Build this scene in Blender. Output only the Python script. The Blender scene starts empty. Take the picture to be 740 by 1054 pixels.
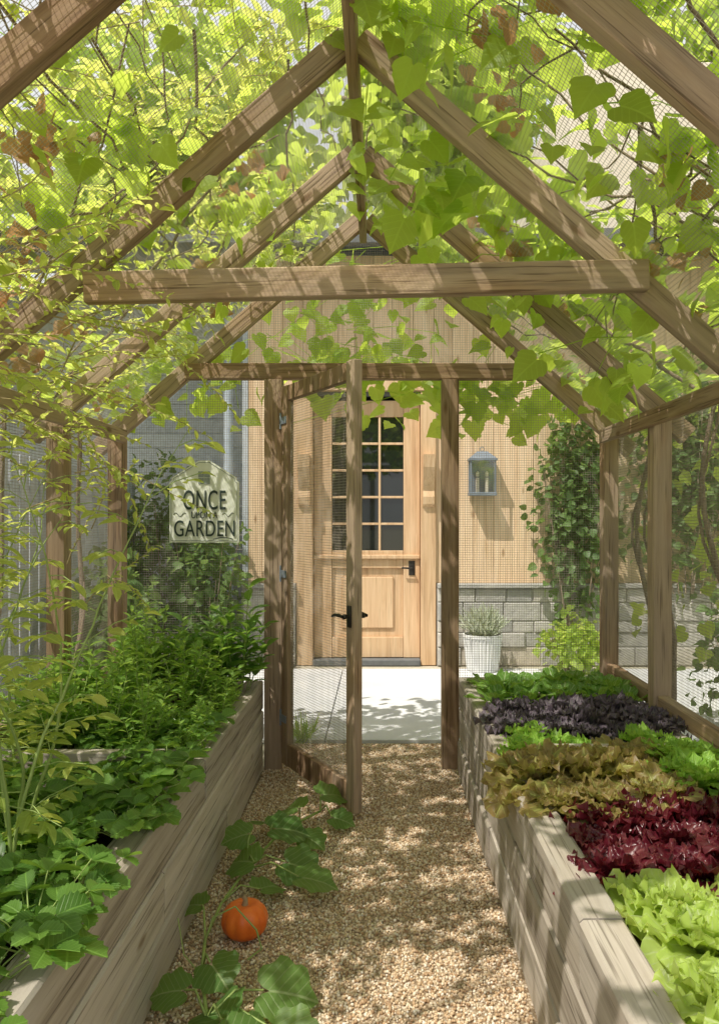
import bpy, math, random
import numpy as np
from mathutils import Vector, Matrix
R=random.Random(7); rng=np.random.default_rng(7)
scene=bpy.context.scene
scene.view_settings.view_transform='Standard'
try: scene.view_settings.look='None'
except Exception: pass
scene.view_settings.exposure=0
COL=scene.collection
WM={}
# ------------------------------------------------------------ helpers
def link(o,world=None,parent=None):
    COL.objects.link(o)
    w=world if world is not None else Matrix.Identity(4)
    if parent is not None:
        o.parent=parent; o.matrix_parent_inverse=WM[parent.name].inverted()
    o.matrix_basis=w; WM[o.name]=w.copy()
    return o
def empty(name,loc,label,cat,group=None):
    o=bpy.data.objects.new(name,None); o.empty_display_size=.1
    link(o,Matrix.Translation(Vector(loc))); tag(o,label,cat,group); return o
def tag(o,label,cat,group=None):
    o["label"]=label; o["category"]=cat
    if group: o["group"]=group
class Geo:
    def __init__(s): s.V=[];s.L=[];s.S=[];s.U=[];s.n=0;s.M=[]
    def add(s,V,F,U=None,m=0):
        V=np.asarray(V,float).reshape(-1,3);F=np.asarray(F,int)
        s.V.append(V);s.L.append((F+s.n).ravel());s.S.append(np.full(len(F),F.shape[1]));s.M.append(np.full(len(F),m))
        if U is None: U=np.zeros((len(V),2))
        s.U.append(np.asarray(U,float));s.n+=len(V)
    def inst(s,tpl,Rm,T,m=0):
        V,F,U=tpl; k=len(T); n=len(V)
        if k==0:return
        VV=np.einsum('mij,nj->mni',Rm,V)+T[:,None,:]
        FF=(F[None]+(np.arange(k)*n)[:,None,None]).reshape(-1,F.shape[1])
        s.add(VV.reshape(-1,3),FF,np.tile(U,(k,1)),m)
    def mesh(s,name,mats,smooth=True):
        me=bpy.data.meshes.new(name)
        V=np.concatenate(s.V);L=np.concatenate(s.L);S=np.concatenate(s.S);U=np.concatenate(s.U)
        me.vertices.add(len(V));me.vertices.foreach_set('co',V.ravel().astype(np.float32))
        me.loops.add(len(L));me.loops.foreach_set('vertex_index',L.astype(np.int32))
        me.polygons.add(len(S));st=np.concatenate([[0],np.cumsum(S)[:-1]])
        me.polygons.foreach_set('loop_start',st.astype(np.int32))
        me.polygons.foreach_set('material_index',np.concatenate(s.M).astype(np.int32))
        me.polygons.foreach_set('use_smooth',np.full(len(S),smooth))
        me.update(calc_edges=True)
        uv=me.uv_layers.new(name='UVMap');uv.data.foreach_set('uv',U[L].ravel().astype(np.float32))
        if not isinstance(mats,(list,tuple)):mats=[mats]
        for m in mats:me.materials.append(m)
        me.validate()
        return me
def put(geo,name,mats,parent=None,smooth=True,world=None):
    return link(bpy.data.objects.new(name,geo.mesh(name,mats,smooth)),world,parent)
def box(g,x0,x1,y0,y1,z0,z1,bev=0.0,m=0):
    if bev<=0:
        V=[(x0,y0,z0),(x1,y0,z0),(x1,y1,z0),(x0,y1,z0),(x0,y0,z1),(x1,y0,z1),(x1,y1,z1),(x0,y1,z1)]
        F=[(0,3,2,1),(4,5,6,7),(0,1,5,4),(1,2,6,5),(2,3,7,6),(3,0,4,7)]
        g.add(V,F,m=m);return
    c=np.array([(x0+x1)/2,(y0+y1)/2,(z0+z1)/2]);h=np.array([x1-x0,y1-y0,z1-z0])/2
    V=[];idx={}
    for sx in(-1,1):
        for sy in(-1,1):
            for sz in(-1,1):
                sg=(sx,sy,sz)
                for a in range(3):
                    v=[c[i]+sg[i]*(h[i]-(0 if i==a else bev)) for i in range(3)]
                    idx[(sg,a)]=len(V);V.append(v)
    Q=[];T=[]
    cc=np.array(V)
    def orient(f):
        p=cc[list(f)];n=np.cross(p[1]-p[0],p[2]-p[0]);
        return f if np.dot(n,p.mean(0)-c)>0 else tuple(reversed(f))
    for a in range(3):
        b,d=[i for i in range(3) if i!=a]
        for s in(-1,1):
            f=[]
            for (p,q) in((-1,-1),(1,-1),(1,1),(-1,1)):
                sg=[0]*3;sg[a]=s;sg[b]=p;sg[d]=q;f.append(idx[(tuple(sg),a)])
            Q.append(orient(tuple(f)))
    for a in range(3): # edges along axis a
        b,d=[i for i in range(3) if i!=a]
        for p in(-1,1):
            for q in(-1,1):
                f=[]
                for s,ax in((-1,b),(1,b),(1,d),(-1,d)):
                    sg=[0]*3;sg[a]=s;sg[b]=p;sg[d]=q;f.append(idx[(tuple(sg),ax)])
                Q.append(orient(tuple(f)))
    for sx in(-1,1):
        for sy in(-1,1):
            for sz in(-1,1):
                T.append(orient(tuple(idx[((sx,sy,sz),a)] for a in range(3))))
    n=g.n
    g.add(V,Q,m=m)
    g.L.append((np.array(T)+n).ravel());g.S.append(np.full(len(T),3));g.M.append(np.full(len(T),m))
def beam_geo(L,w,h,bev=.004,jit=.001,seg=.6):
    """timber along local X, width w (Y), height h (Z), chamfered and slightly uneven"""
    g=Geo();n=max(2,int(L/seg)+1);xs=np.linspace(-L/2,L/2,n)
    b=bev;prof=[(-w/2+b,-h/2),(w/2-b,-h/2),(w/2,-h/2+b),(w/2,h/2-b),(w/2-b,h/2),(-w/2+b,h/2),(-w/2,h/2-b),(-w/2,-h/2+b)]
    V=[]
    for x in xs:
        jy=R.uniform(-jit,jit);jz=R.uniform(-jit,jit)
        for p in prof: V.append((x,p[0]+jy+R.uniform(-jit,jit)*.5,p[1]+jz+R.uniform(-jit,jit)*.5))
    F=[]
    for i in range(n-1):
        for k in range(8):
            F.append((i*8+k,i*8+(k+1)%8,(i+1)*8+(k+1)%8,(i+1)*8+k))
    F=[tuple(reversed(f)) for f in F]
    g.add(V,F)
    g.L.append(np.arange(8));g.S.append(np.array([8]));g.M.append(np.array([0]))
    g.L.append(np.arange(8)[::-1]+(n-1)*8);g.S.append(np.array([8]));g.M.append(np.array([0]))
    return g
def frame_mat(p0,p1,up):
    p0=Vector(p0);p1=Vector(p1);x=(p1-p0).normalized();up=Vector(up)
    y=up.cross(x).normalized();z=x.cross(y)
    M=Matrix((x,y,z)).transposed().to_4x4();M.translation=(p0+p1)/2;return M
def beam(name,p0,p1,w,h,mat,parent,up=(0,0,1),bev=.004,jit=.001):
    L=(Vector(p1)-Vector(p0)).length
    g=beam_geo(L,w,h,bev,jit)
    return put(g,name,mat,parent,smooth=False,world=frame_mat(p0,p1,up))
def tube(g,P,r,n=5,m=0):
    P=np.asarray(P,float);k=len(P)
    r=np.full(k,r) if np.isscalar(r) else np.asarray(r)
    T=np.gradient(P,axis=0);T/=np.linalg.norm(T,axis=1)[:,None]+1e-9
    a=np.array([0,0,1.]) if abs(T[0][2])<.9 else np.array([1.,0,0])
    V=[]
    for i in range(k):
        x=np.cross(T[i],a);x/=np.linalg.norm(x)+1e-9;y=np.cross(T[i],x);a2=np.cross(x,T[i]);a=a2 if np.linalg.norm(a2)>0 else a
        for j in range(n):
            t=2*math.pi*j/n;V.append(P[i]+r[i]*(math.cos(t)*x+math.sin(t)*y))
    F=[(i*n+j,i*n+(j+1)%n,(i+1)*n+(j+1)%n,(i+1)*n+j) for i in range(k-1) for j in range(n)]
    g.add(V,F,m=m)
def norm(a): return a/(np.linalg.norm(a,axis=-1,keepdims=True)+1e-9)
def frames(D,N,S):
    D=norm(D);X=norm(np.cross(D,N));Z=np.cross(X,D)
    M=np.stack([X,D,Z],axis=-1)
    S=np.asarray(S)
    if S.ndim==1:S=S[:,None,None]
    return M*S
# ------------------------------------------------------------ node helpers
def newmat(name):
    m=bpy.data.materials.new(name);m.use_nodes=True;nt=m.node_tree;nt.nodes.clear();return m,nt
def N(nt,t,**k):
    n=nt.nodes.new(t)
    for a,b in k.items():setattr(n,a,b)
    return n
def ln(nt,a,b):nt.links.new(a,b)
def math_(nt,op,a,b=None,c=None,clamp=False):
    n=N(nt,'ShaderNodeMath',operation=op);n.use_clamp=clamp
    for i,v in enumerate((a,b,c)):
        if v is None:continue
        if isinstance(v,(int,float)):n.inputs[i].default_value=v
        else:ln(nt,v,n.inputs[i])
    return n.outputs[0]
def ramp(nt,fac,stops):
    n=N(nt,'ShaderNodeValToRGB');e=n.color_ramp.elements
    while len(e)<len(stops):e.new(.5)
    for i,(p,c) in enumerate(stops):e[i].position=p;e[i].color=(*c,1)
    ln(nt,fac,n.inputs[0]);return n.outputs[0]
def mixc(nt,f,a,b,mode='MIX'):
    n=N(nt,'ShaderNodeMix',data_type='RGBA',blend_type=mode)
    for i,v in((0,f),(6,a),(7,b)):
        if isinstance(v,(int,float)):n.inputs[i].default_value=v
        elif isinstance(v,tuple):n.inputs[i].default_value=(*v,1)
        else:ln(nt,v,n.inputs[i])
    return n.outputs[2]
def noise(nt,vec,scale,detail=4,rough=.55,dist=0):
    n=N(nt,'ShaderNodeTexNoise');n.inputs['Scale'].default_value=scale;n.inputs['Detail'].default_value=detail
    n.inputs['Roughness'].default_value=rough;n.inputs['Distortion'].default_value=dist
    if vec is not None:ln(nt,vec,n.inputs['Vector'])
    return n.outputs['Fac']
def finish(nt,col,rough=.7,bump=None,bs=.4,bd=.01,metal=0,spec=.4):
    p=N(nt,'ShaderNodeBsdfPrincipled');o=N(nt,'ShaderNodeOutputMaterial')
    if isinstance(col,tuple):p.inputs['Base Color'].default_value=(*col,1)
    else:ln(nt,col,p.inputs['Base Color'])
    if isinstance(rough,(int,float)):p.inputs['Roughness'].default_value=rough
    else:ln(nt,rough,p.inputs['Roughness'])
    p.inputs['Metallic'].default_value=metal;p.inputs['Specular IOR Level'].default_value=spec
    if bump is not None:
        b=N(nt,'ShaderNodeBump');b.inputs['Strength'].default_value=bs;b.inputs['Distance'].default_value=bd
        ln(nt,bump,b.inputs['Height']);ln(nt,b.outputs[0],p.inputs['Normal'])
    ln(nt,p.outputs[0],o.inputs[0]);return p
def wood(name,dark,mid,light,grey,axis=0,greyamt=.5,scale=1.0,island=False,knots=True,bs=.5,crk=.75,vr=.45):
    m,nt=newmat(name);tc=N(nt,'ShaderNodeTexCoord')
    if island: rnd=N(nt,'ShaderNodeNewGeometry').outputs['Random Per Island']
    else: rnd=N(nt,'ShaderNodeObjectInfo').outputs['Random']
    off=N(nt,'ShaderNodeVectorMath',operation='ADD');ln(nt,tc.outputs['Object'],off.inputs[0])
    sc=math_(nt,'MULTIPLY',rnd,37.0);cb=N(nt,'ShaderNodeCombineXYZ')
    for i in range(3):ln(nt,sc,cb.inputs[i])
    ln(nt,cb.outputs[0],off.inputs[1])
    mp=N(nt,'ShaderNodeMapping');s=[28*scale]*3;s[axis]=1.6*scale;mp.inputs['Scale'].default_value=s
    ln(nt,off.outputs[0],mp.inputs['Vector'])
    g1=noise(nt,mp.outputs[0],1.0,5,.65,.6)
    mp2=N(nt,'ShaderNodeMapping');s=[110*scale]*3;s[axis]=3*scale;mp2.inputs['Scale'].default_value=s;ln(nt,off.outputs[0],mp2.inputs['Vector'])
    g2=noise(nt,mp2.outputs[0],1.0,2,.6)
    mp3=N(nt,'ShaderNodeMapping');s=[5.]*3;s[axis]=1.3;mp3.inputs['Scale'].default_value=s;ln(nt,off.outputs[0],mp3.inputs['Vector'])
    pz=noise(nt,mp3.outputs[0],1.0,4,.6)
    c=ramp(nt,g1,[(.28,dark),(.48,mid),(.72,light)])
    gf=ramp(nt,math_(nt,'ADD',pz,math_(nt,'MULTIPLY',math_(nt,'SUBTRACT',rnd,.5),.25)),[(.38,(0,0,0)),(.62,(1,1,1))])
    gf=math_(nt,'MULTIPLY',gf,greyamt)
    c=mixc(nt,gf,c,mixc(nt,.6,c,grey))
    crack=ramp(nt,g2,[(.32,(.3,.27,.24)),(.43,(1,1,1))])
    c=mixc(nt,crk,c,crack,'MULTIPLY')
    if knots:
        mp4=N(nt,'ShaderNodeMapping');s=[7.]*3;s[axis]=2.2;mp4.inputs['Scale'].default_value=s;ln(nt,off.outputs[0],mp4.inputs['Vector'])
        v=N(nt,'ShaderNodeTexVoronoi');v.inputs['Scale'].default_value=1.0;ln(nt,mp4.outputs[0],v.inputs['Vector'])
        k=ramp(nt,v.outputs['Distance'],[(.05,(.4,.3,.2)),(.12,(1,1,1))])
        c=mixc(nt,.7,c,k,'MULTIPLY')
    val=math_(nt,'ADD',math_(nt,'MULTIPLY',rnd,vr),1-vr*.48)
    hv=N(nt,'ShaderNodeHueSaturation');ln(nt,val,hv.inputs['Value']);ln(nt,c,hv.inputs['Color'])
    h=math_(nt,'ADD',g1,math_(nt,'MULTIPLY',g2,.6)) if bs>.3 else g1
    finish(nt,hv.outputs[0],.8,h,bs,.004,spec=.25);return m
def leafmat(name,c1,c2,tcol,trans=.42,vein=None,rough=.45,edge=None,spec=.4,vs=6.0):
    m,nt=newmat(name)
    geo=N(nt,'ShaderNodeNewGeometry');rnd=geo.outputs['Random Per Island']
    tc=N(nt,'ShaderNodeTexCoord');sp=N(nt,'ShaderNodeSeparateXYZ');ln(nt,tc.outputs['UV'],sp.inputs[0])
    u,v=sp.outputs[0],sp.outputs[1];au=math_(nt,'ABSOLUTE',u)
    nz=noise(nt,tc.outputs['Object'],9,2)
    f=math_(nt,'ADD',math_(nt,'MULTIPLY',rnd,.75),math_(nt,'MULTIPLY',nz,.35),clamp=True)
    c=ramp(nt,f,[(.1,c1),(.9,c2)])
    if edge is not None:
        ef=ramp(nt,math_(nt,'ADD',math_(nt,'MULTIPLY',v,.8),math_(nt,'MULTIPLY',au,.9)),[(.35,(0,0,0)),(.95,(1,1,1))])
        c=mixc(nt,ef,c,edge)
    mid=ramp(nt,au,[(.012,(1,1,1)),(.035,(0,0,0))])
    lat=math_(nt,'FRACT',math_(nt,'MULTIPLY',math_(nt,'SUBTRACT',v,math_(nt,'MULTIPLY',au,.75)),vs))
    latm=ramp(nt,math_(nt,'ABSOLUTE',math_(nt,'SUBTRACT',lat,.5)),[(.03,(1,1,1)),(.1,(0,0,0))])
    vm=math_(nt,'MAXIMUM',mid,math_(nt,'MULTIPLY',latm,.55))
    vc=vein or tuple(min(1,x*1.7+.02) for x in c2)
    c=mixc(nt,math_(nt,'MULTIPLY',vm,.6),c,vc)
    p=N(nt,'ShaderNodeBsdfPrincipled');ln(nt,c,p.inputs['Base Color']);p.inputs['Roughness'].default_value=rough
    p.inputs['Specular IOR Level'].default_value=spec
    b=N(nt,'ShaderNodeBump');b.inputs['Strength'].default_value=.4;b.inputs['Distance'].default_value=.004
    ln(nt,math_(nt,'MULTIPLY',vm,-.8),b.inputs['Height']);ln(nt,b.outputs[0],p.inputs['Normal'])
    t=N(nt,'ShaderNodeBsdfTranslucent')
    tcn=mixc(nt,.7,mixc(nt,1.0,c,(3.4,2.8,1.8),'MULTIPLY'),tcol)
    tcn=mixc(nt,math_(nt,'MULTIPLY',vm,.3),tcn,tuple(x*.5 for x in tcol))
    ln(nt,tcn,t.inputs['Color'])
    mx=N(nt,'ShaderNodeMixShader');mx.inputs[0].default_value=trans;ln(nt,p.outputs[0],mx.inputs[1]);ln(nt,t.outputs[0],mx.inputs[2])
    o=N(nt,'ShaderNodeOutputMaterial');ln(nt,mx.outputs[0],o.inputs[0]);return m
def plain(name,col,rough=.6,metal=0,var=.15,ns=12,bs=.15,spec=.4):
    m,nt=newmat(name);tc=N(nt,'ShaderNodeTexCoord');n1=noise(nt,tc.outputs['Object'],ns,4,.6)
    c=ramp(nt,n1,[(.3,tuple(x*(1-var) for x in col)),(.7,tuple(min(1,x*(1+var)) for x in col))])
    finish(nt,c,rough,n1,bs,.003,metal,spec);return m
# ------------------------------------------------------------ materials
WC=[(.16,.095,.055),(.33,.215,.13),(.48,.34,.215),(.43,.375,.31)]
M_wood=wood('weathered_cedar',*WC,0,.7)
M_woodz=wood('weathered_cedar_upright',*WC,2,.7,island=True)
M_bed=wood('grey_bed_timber',(.25,.21,.17),(.48,.42,.35),(.60,.54,.47),(.52,.49,.45),0,.85,.8,crk=.7,vr=.4)
M_fac=wood('honey_siding',(.60,.41,.25),(.75,.55,.36),(.83,.65,.46),(.76,.61,.48),2,.25,.7,island=True,bs=.15,crk=.3,vr=.25)
M_door=wood('honey_door',(.50,.31,.17),(.66,.45,.27),(.76,.56,.36),(.65,.5,.38),2,.2,.8,island=True,bs=.12,knots=False,crk=.3,vr=.15)
M_fence=wood('greyblue_fence',(.33,.37,.41),(.46,.5,.55),(.55,.59,.63),(.5,.53,.55),1,.5,.6,island=True,bs=.1,knots=False,crk=.3,vr=.2)
M_bark=wood('vine_bark',(.12,.08,.055),(.26,.19,.13),(.4,.31,.22),(.38,.34,.3),2,.6,1,knots=False)
M_stem=plain('green_stem',(.3,.4,.12),.5)
M_stemb=plain('tan_stem',(.4,.32,.18),.6)
M_wire=plain('galvanised_wire',(.45,.42,.37),.5,.0)
M_wired=plain('aged_wire',(.32,.28,.23),.6,.0)
M_iron=plain('black_iron',(.05,.045,.04),.45,.6)
M_grey=plain('grey_blue_metal',(.22,.26,.31),.45,.2)
M_pipe=plain('pipe_grey',(.42,.48,.55),.45,.1)
M_sign=plain('sign_paint',(.78,.81,.72),.6,var=.05)
M_ink=plain('sign_ink',(.03,.05,.045),.6)
M_inkg=plain('sign_grey',(.28,.32,.31),.6)
M_white=plain('white_tub',(.66,.67,.67),.5,.0,.1)
M_roofm=plain('dark_roof',(.14,.15,.16),.7)
M_cream=plain('cream_render',(.78,.70,.60),.85,var=.05,ns=3)
M_wax=plain('candle',(.8,.75,.62),.5)
V_roof=leafmat('vine_leaf',(.10,.18,.02),(.22,.33,.05),(.80,.97,.16),.62,vs=5)
V_small=leafmat('fine_vine_leaf',(.17,.26,.05),(.35,.42,.11),(.9,.97,.26),.58)
V_dry=leafmat('dry_leaf',(.24,.13,.07),(.42,.26,.14),(.6,.36,.18),.35)
V_tree=leafmat('tree_leaf',(.10,.18,.03),(.24,.34,.07),(.82,.95,.24),.58)
V_ivy=leafmat('ivy_leaf',(.05,.11,.035),(.12,.2,.06),(.4,.6,.14),.35)
V_straw=leafmat('strawberry_leaf',(.05,.13,.022),(.15,.28,.05),(.4,.66,.08),.32,rough=.36,vs=7)
V_herb=leafmat('herb_leaf',(.11,.24,.035),(.25,.40,.08),(.6,.85,.15),.4,rough=.4)
V_laur=leafmat('laurel_leaf',(.06,.17,.03),(.15,.3,.055),(.45,.7,.1),.32,rough=.32,spec=.5)
V_squash=leafmat('squash_leaf',(.06,.15,.035),(.14,.25,.06),(.5,.7,.12),.35,vein=(.4,.5,.25))
V_let=leafmat('lettuce_leaf',(.38,.50,.14),(.50,.60,.2),(.78,.88,.3),.40,rough=.38,vein=(.66,.74,.45),edge=(.42,.56,.13))
V_let2=leafmat('green_leaf_lettuce',(.24,.42,.07),(.36,.52,.12),(.6,.8,.18),.4,rough=.4,edge=(.26,.46,.07))
V_red=leafmat('red_lettuce',(.10,.016,.025),(.17,.03,.04),(.5,.05,.08),.22,rough=.3,vein=(.3,.1,.1),edge=(.10,.010,.02),spec=.6)
V_brz=leafmat('bronze_lettuce',(.26,.36,.09),(.38,.42,.13),(.62,.66,.2),.4,rough=.4,edge=(.27,.19,.08))
V_kale=leafmat('purple_kale',(.09,.12,.085),(.14,.18,.13),(.2,.2,.17),.15,rough=.5,vein=(.28,.2,.26),edge=(.12,.095,.12))
V_chard=leafmat('chard_leaf',(.1,.22,.035),(.18,.34,.06),(.45,.7,.1),.35,rough=.35,vein=(.6,.7,.4))
V_lav=leafmat('lavender_leaf',(.38,.43,.36),(.5,.55,.48),(.6,.7,.5),.3)
V_grass=leafmat('grass_blade',(.15,.28,.06),(.28,.42,.1),(.6,.8,.15),.35)
m,nt=newmat('soil');tc=N(nt,'ShaderNodeTexCoord');n1=noise(nt,tc.outputs['Object'],30,6,.7)
finish(nt,ramp(nt,n1,[(.3,(.03,.02,.013)),(.7,(.1,.07,.05))]),.95,n1,.9,.02,spec=.1);M_soil=m
m,nt=newmat('gravel');tc=N(nt,'ShaderNodeTexCoord')
v=N(nt,'ShaderNodeTexVoronoi');v.inputs['Scale'].default_value=110;ln(nt,tc.outputs['Object'],v.inputs['Vector'])
sp=N(nt,'ShaderNodeSeparateColor');ln(nt,v.outputs['Color'],sp.inputs[0])
c=ramp(nt,sp.outputs[0],[(0,(.4,.3,.2)),(.5,(.6,.48,.35)),(1,(.75,.66,.55))])
c=mixc(nt,1.0,c,ramp(nt,v.outputs['Distance'],[(.2,(1,1,1)),(.7,(.45,.4,.34))]),'MULTIPLY')
finish(nt,c,.85,v.outputs['Distance'],-.8,.006);M_grav=m
m,nt=newmat('pebble');g=N(nt,'ShaderNodeNewGeometry')
c=ramp(nt,g.outputs['Random Per Island'],[(0,(.38,.23,.13)),(.25,(.58,.41,.25)),(.55,(.73,.57,.39)),(.8,(.79,.67,.51)),(1,(.86,.80,.70))])
finish(nt,c,.7,spec=.3);M_peb=m
m,nt=newmat('ground');tc=N(nt,'ShaderNodeTexCoord');n1=noise(nt,tc.outputs['Object'],.6,6,.65);n2=noise(nt,tc.outputs['Object'],40,4)
c=mixc(nt,.4,ramp(nt,n1,[(.4,(.5,.45,.37)),(.6,(.34,.34,.22))]),ramp(nt,n2,[(.3,(.3,.27,.2)),(.7,(.62,.58,.5))])); finish(nt,c,.95,n2,.5,.01);M_gnd=m
m,nt=newmat('patio_stone');tc=N(nt,'ShaderNodeTexCoord');n1=noise(nt,tc.outputs['Object'],3,6,.6);n2=noise(nt,tc.outputs['Object'],90,3)
c=ramp(nt,n1,[(.3,(.58,.60,.63)),(.7,(.70,.71,.73))]);finish(nt,c,.75,n2,.2,.003);M_patio=m
m,nt=newmat('stone_block');g=N(nt,'ShaderNodeNewGeometry');tc=N(nt,'ShaderNodeTexCoord')
c=ramp(nt,g.outputs['Random Per Island'],[(0,(.38,.38,.37)),(.4,(.5,.49,.47)),(.8,(.6,.58,.55)),(1,(.56,.5,.42))])
n1=noise(nt,tc.outputs['Object'],14,7,.7);c=mixc(nt,.5,c,ramp(nt,n1,[(.3,(.5,.5,.5)),(.7,(1.15,1.12,1.08))]),'MULTIPLY')
finish(nt,c,.85,n1,.8,.015);M_stone=m
m,nt=newmat('door_glass');finish(nt,(.012,.016,.015),.04,spec=.9);M_glass=m
m,nt=newmat('lamp_glass')
gl=N(nt,'ShaderNodeBsdfGlossy');gl.inputs['Roughness'].default_value=.05;tr=N(nt,'ShaderNodeBsdfTransparent');mx=N(nt,'ShaderNodeMixShader');mx.inputs[0].default_value=.1
ln(nt,tr.outputs[0],mx.inputs[1]);ln(nt,gl.outputs[0],mx.inputs[2]);o=N(nt,'ShaderNodeOutputMaterial');ln(nt,mx.outputs[0],o.inputs[0]);M_lglass=m
m,nt=newmat('pumpkin_skin');tc=N(nt,'ShaderNodeTexCoord');n1=noise(nt,tc.outputs['Object'],18,5)
finish(nt,ramp(nt,n1,[(.3,(.78,.13,.015)),(.7,(.95,.24,.035))]),.35,n1,.1,.003,spec=.5);M_pump=m
# ------------------------------------------------------------ templates
def mirror_outline(h):
    return h+[(-x,y) for x,y in reversed(h[1:-1])]
def fan_leaf(h,c=(0,.35),fold=.18,curl=.25):
    o=mirror_outline(h);n=len(o)
    inner=[(c[0]+(x-c[0])*.5,c[1]+(y-c[1])*.5) for x,y in o];P=[c]+inner+o
    V=np.array([(x,y,fold*abs(x)-curl*(y-c[1])**2-.35*fold*x*x*2+.03*math.sin(y*13+abs(x)*9)*(abs(x)*2)) for x,y in P])
    F=[(0,1+i,1+(i+1)%n) for i in range(n)]
    for i in range(n):
        j=(i+1)%n;F+= [(1+i,1+n+i,1+n+j),(1+i,1+n+j,1+j)]
    return V,np.array(F),np.array(P)
def fan_simple(h,c,fold,curl):
    o=mirror_outline(h);P=[c]+o;n=len(o)
    V=np.array([(x,y,fold*abs(x)-curl*(y-c[1])**2) for x,y in P])
    return V,np.array([(0,1+i,1+(i+1)%n) for i in range(n)]),np.array(P)
T_vine=fan_leaf([(0,.06),(.12,-.07),(.3,-.08),(.44,.02),(.53,.16),(.56,.32),(.47,.4),(.47,.52),(.36,.62),(.24,.78),(.1,.92),(0,1.06)],(0,.3),.2,.3)
T_oval=fan_simple([(0,0),(.13,.15),(.2,.35),(.19,.58),(.11,.82),(0,1)],(0,.42),.35,.3)
T_round=fan_simple([(0,0),(.2,.06),(.34,.22),(.4,.34),(.35,.4),(.42,.52),(.34,.58),(.38,.72),(.27,.76),(.26,.9),(.12,.92),(0,1)],(0,.45),.35,.2)
T_squash=fan_leaf([(0,.12),(.06,-.02),(.16,-.12),(.3,-.14),(.42,-.06),(.46,.06),(.5,.14),(.6,.22),(.63,.36),(.55,.46),(.5,.52),(.52,.62),(.46,.74),(.34,.8),(.22,.82),(.14,.9),(.06,.98),(0,1.02)],(0,.3),.22,.3)
T_cl=fan_simple([(0,0),(.3,.05),(.45,.3),(.35,.65),(0,1)],(0,.4),.25,.3)
T_blade=(np.array([(-.03,0,0),(.03,0,0),(.035,.5,.04),(-.035,.5,.04),(.004,1,-.1),(-.004,1,-.1)]),np.array([(0,1,2,3),(3,2,4,5)]),np.array([(-.03,0),(.03,0),(.03,.5),(-.03,.5),(0,1),(0,1)]))
def ruffle_leaf(W,bend,amp,fr,lob=0,nu=15,nv=15,up0=1.2,ph=0,cup=.15):
    V=[];U=[]
    ts=np.linspace(0,1,nv);ang=up0-bend*ts
    ys=np.concatenate([[0],np.cumsum(np.cos(ang[:-1])*np.diff(ts))]);zs=np.concatenate([[0],np.cumsum(np.sin(ang[:-1])*np.diff(ts))])
    for i,t in enumerate(ts):
        w=W*(.18+.82*math.sin(min(1,t*1.05)*math.pi*.62)**1.3)*(1 if t<.82 else math.sqrt(max(0,1-((t-.82)/.19)**2))*.8+.2)
        if lob:w*=1+lob*math.sin(t*22+ph)
        for j in range(nu):
            s=-1+2*j/(nu-1);e=abs(s)**2.2*(.25+t)
            r=amp*(e*math.sin(fr*t*6.5+ph+(2.1 if s>0 else 0)+s)+.35*e*math.sin(fr*t*13+ph*3+s*5)+.8*max(0,t-.6)*2.4*math.sin(s*fr*1.6+ph*1.7))
            r+=amp*.25*math.sin(s*7+ph)*math.sin(t*11+ph*2)
            nx=-math.sin(ang[i]);nz=math.cos(ang[i])
            q=cup*W*s*s+r
            V.append((s*w*(1-.1*abs(s)*abs(math.sin(fr*t*4+ph))),ys[i]+nx*q,zs[i]+nz*q));U.append((s*.5,t))
    F=[(i*nu+j,i*nu+j+1,(i+1)*nu+j+1,(i+1)*nu+j) for i in range(nv-1) for j in range(nu-1)]
    return np.array(V),np.array(F),np.array(U)
def head(kind,seed):
    r=random.Random(seed);g=Geo()
    cfg={'lettuce':dict(n=30,L=(.07,.16),W=.38,amp=.085,fr=4.2,lob=.08,cup=.25),
         'green':dict(n=26,L=(.07,.13),W=.36,amp=.085,fr=5,lob=.08,cup=.2),
         'red':dict(n=30,L=(.06,.15),W=.34,amp=.09,fr=4.6,lob=.1,cup=.2),
         'bronze':dict(n=34,L=(.07,.18),W=.26,amp=.075,fr=4,lob=.3,cup=.15),
         'mizuna':dict(n=34,L=(.1,.2),W=.14,amp=.05,fr=5,lob=.5,cup=.1),
         'kale':dict(n=24,L=(.1,.18),W=.22,amp=.085,fr=6,lob=.2,cup=.1),
         'chard':dict(n=12,L=(.13,.22),W=.24,amp=.03,fr=3,lob=.0,cup=.1)}[kind]
    for i in range(cfg['n']):
        t=i/(cfg['n']-1);L=cfg['L'][0]+(cfg['L'][1]-cfg['L'][0])*t**.6*r.uniform(.75,1.2)
        up=1.55-.9*t+r.uniform(-.2,.2);bend=.5+1.1*t*r.uniform(.6,1.3)
        if kind in('kale','chard','mizuna'):up=1.5-.5*t;bend=.5+.9*t
        V,F,U=ruffle_leaf(cfg['W']*r.uniform(.8,1.2),bend,cfg['amp']*r.uniform(.8,1.3),cfg['fr']*r.uniform(.8,1.2),cfg['lob'],up0=up,ph=r.uniform(0,6),cup=cfg['cup'])
        a=i*2.4+r.uniform(-.3,.3);c,s=math.cos(a),math.sin(a)
        Rm=np.array([[c,-s,0],[s,c,0],[0,0,1]])*L
        off=np.array([-s*.012*t,c*.012*t,0])
        g.add(V@Rm.T+off,F,U)
    return g
# ------------------------------------------------------------ camera
cam=bpy.data.cameras.new('camera');co=bpy.data.objects.new('camera',cam);COL.objects.link(co)
co.location=(0,0,1.4);co.rotation_euler=(math.pi/2,0,0)
cam.sensor_fit='VERTICAL';cam.sensor_height=36;cam.lens=27.3;cam.shift_x=-22/1054;cam.shift_y=8/1054
cam.clip_end=500;cam.clip_start=.02
scene.camera=co
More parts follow.
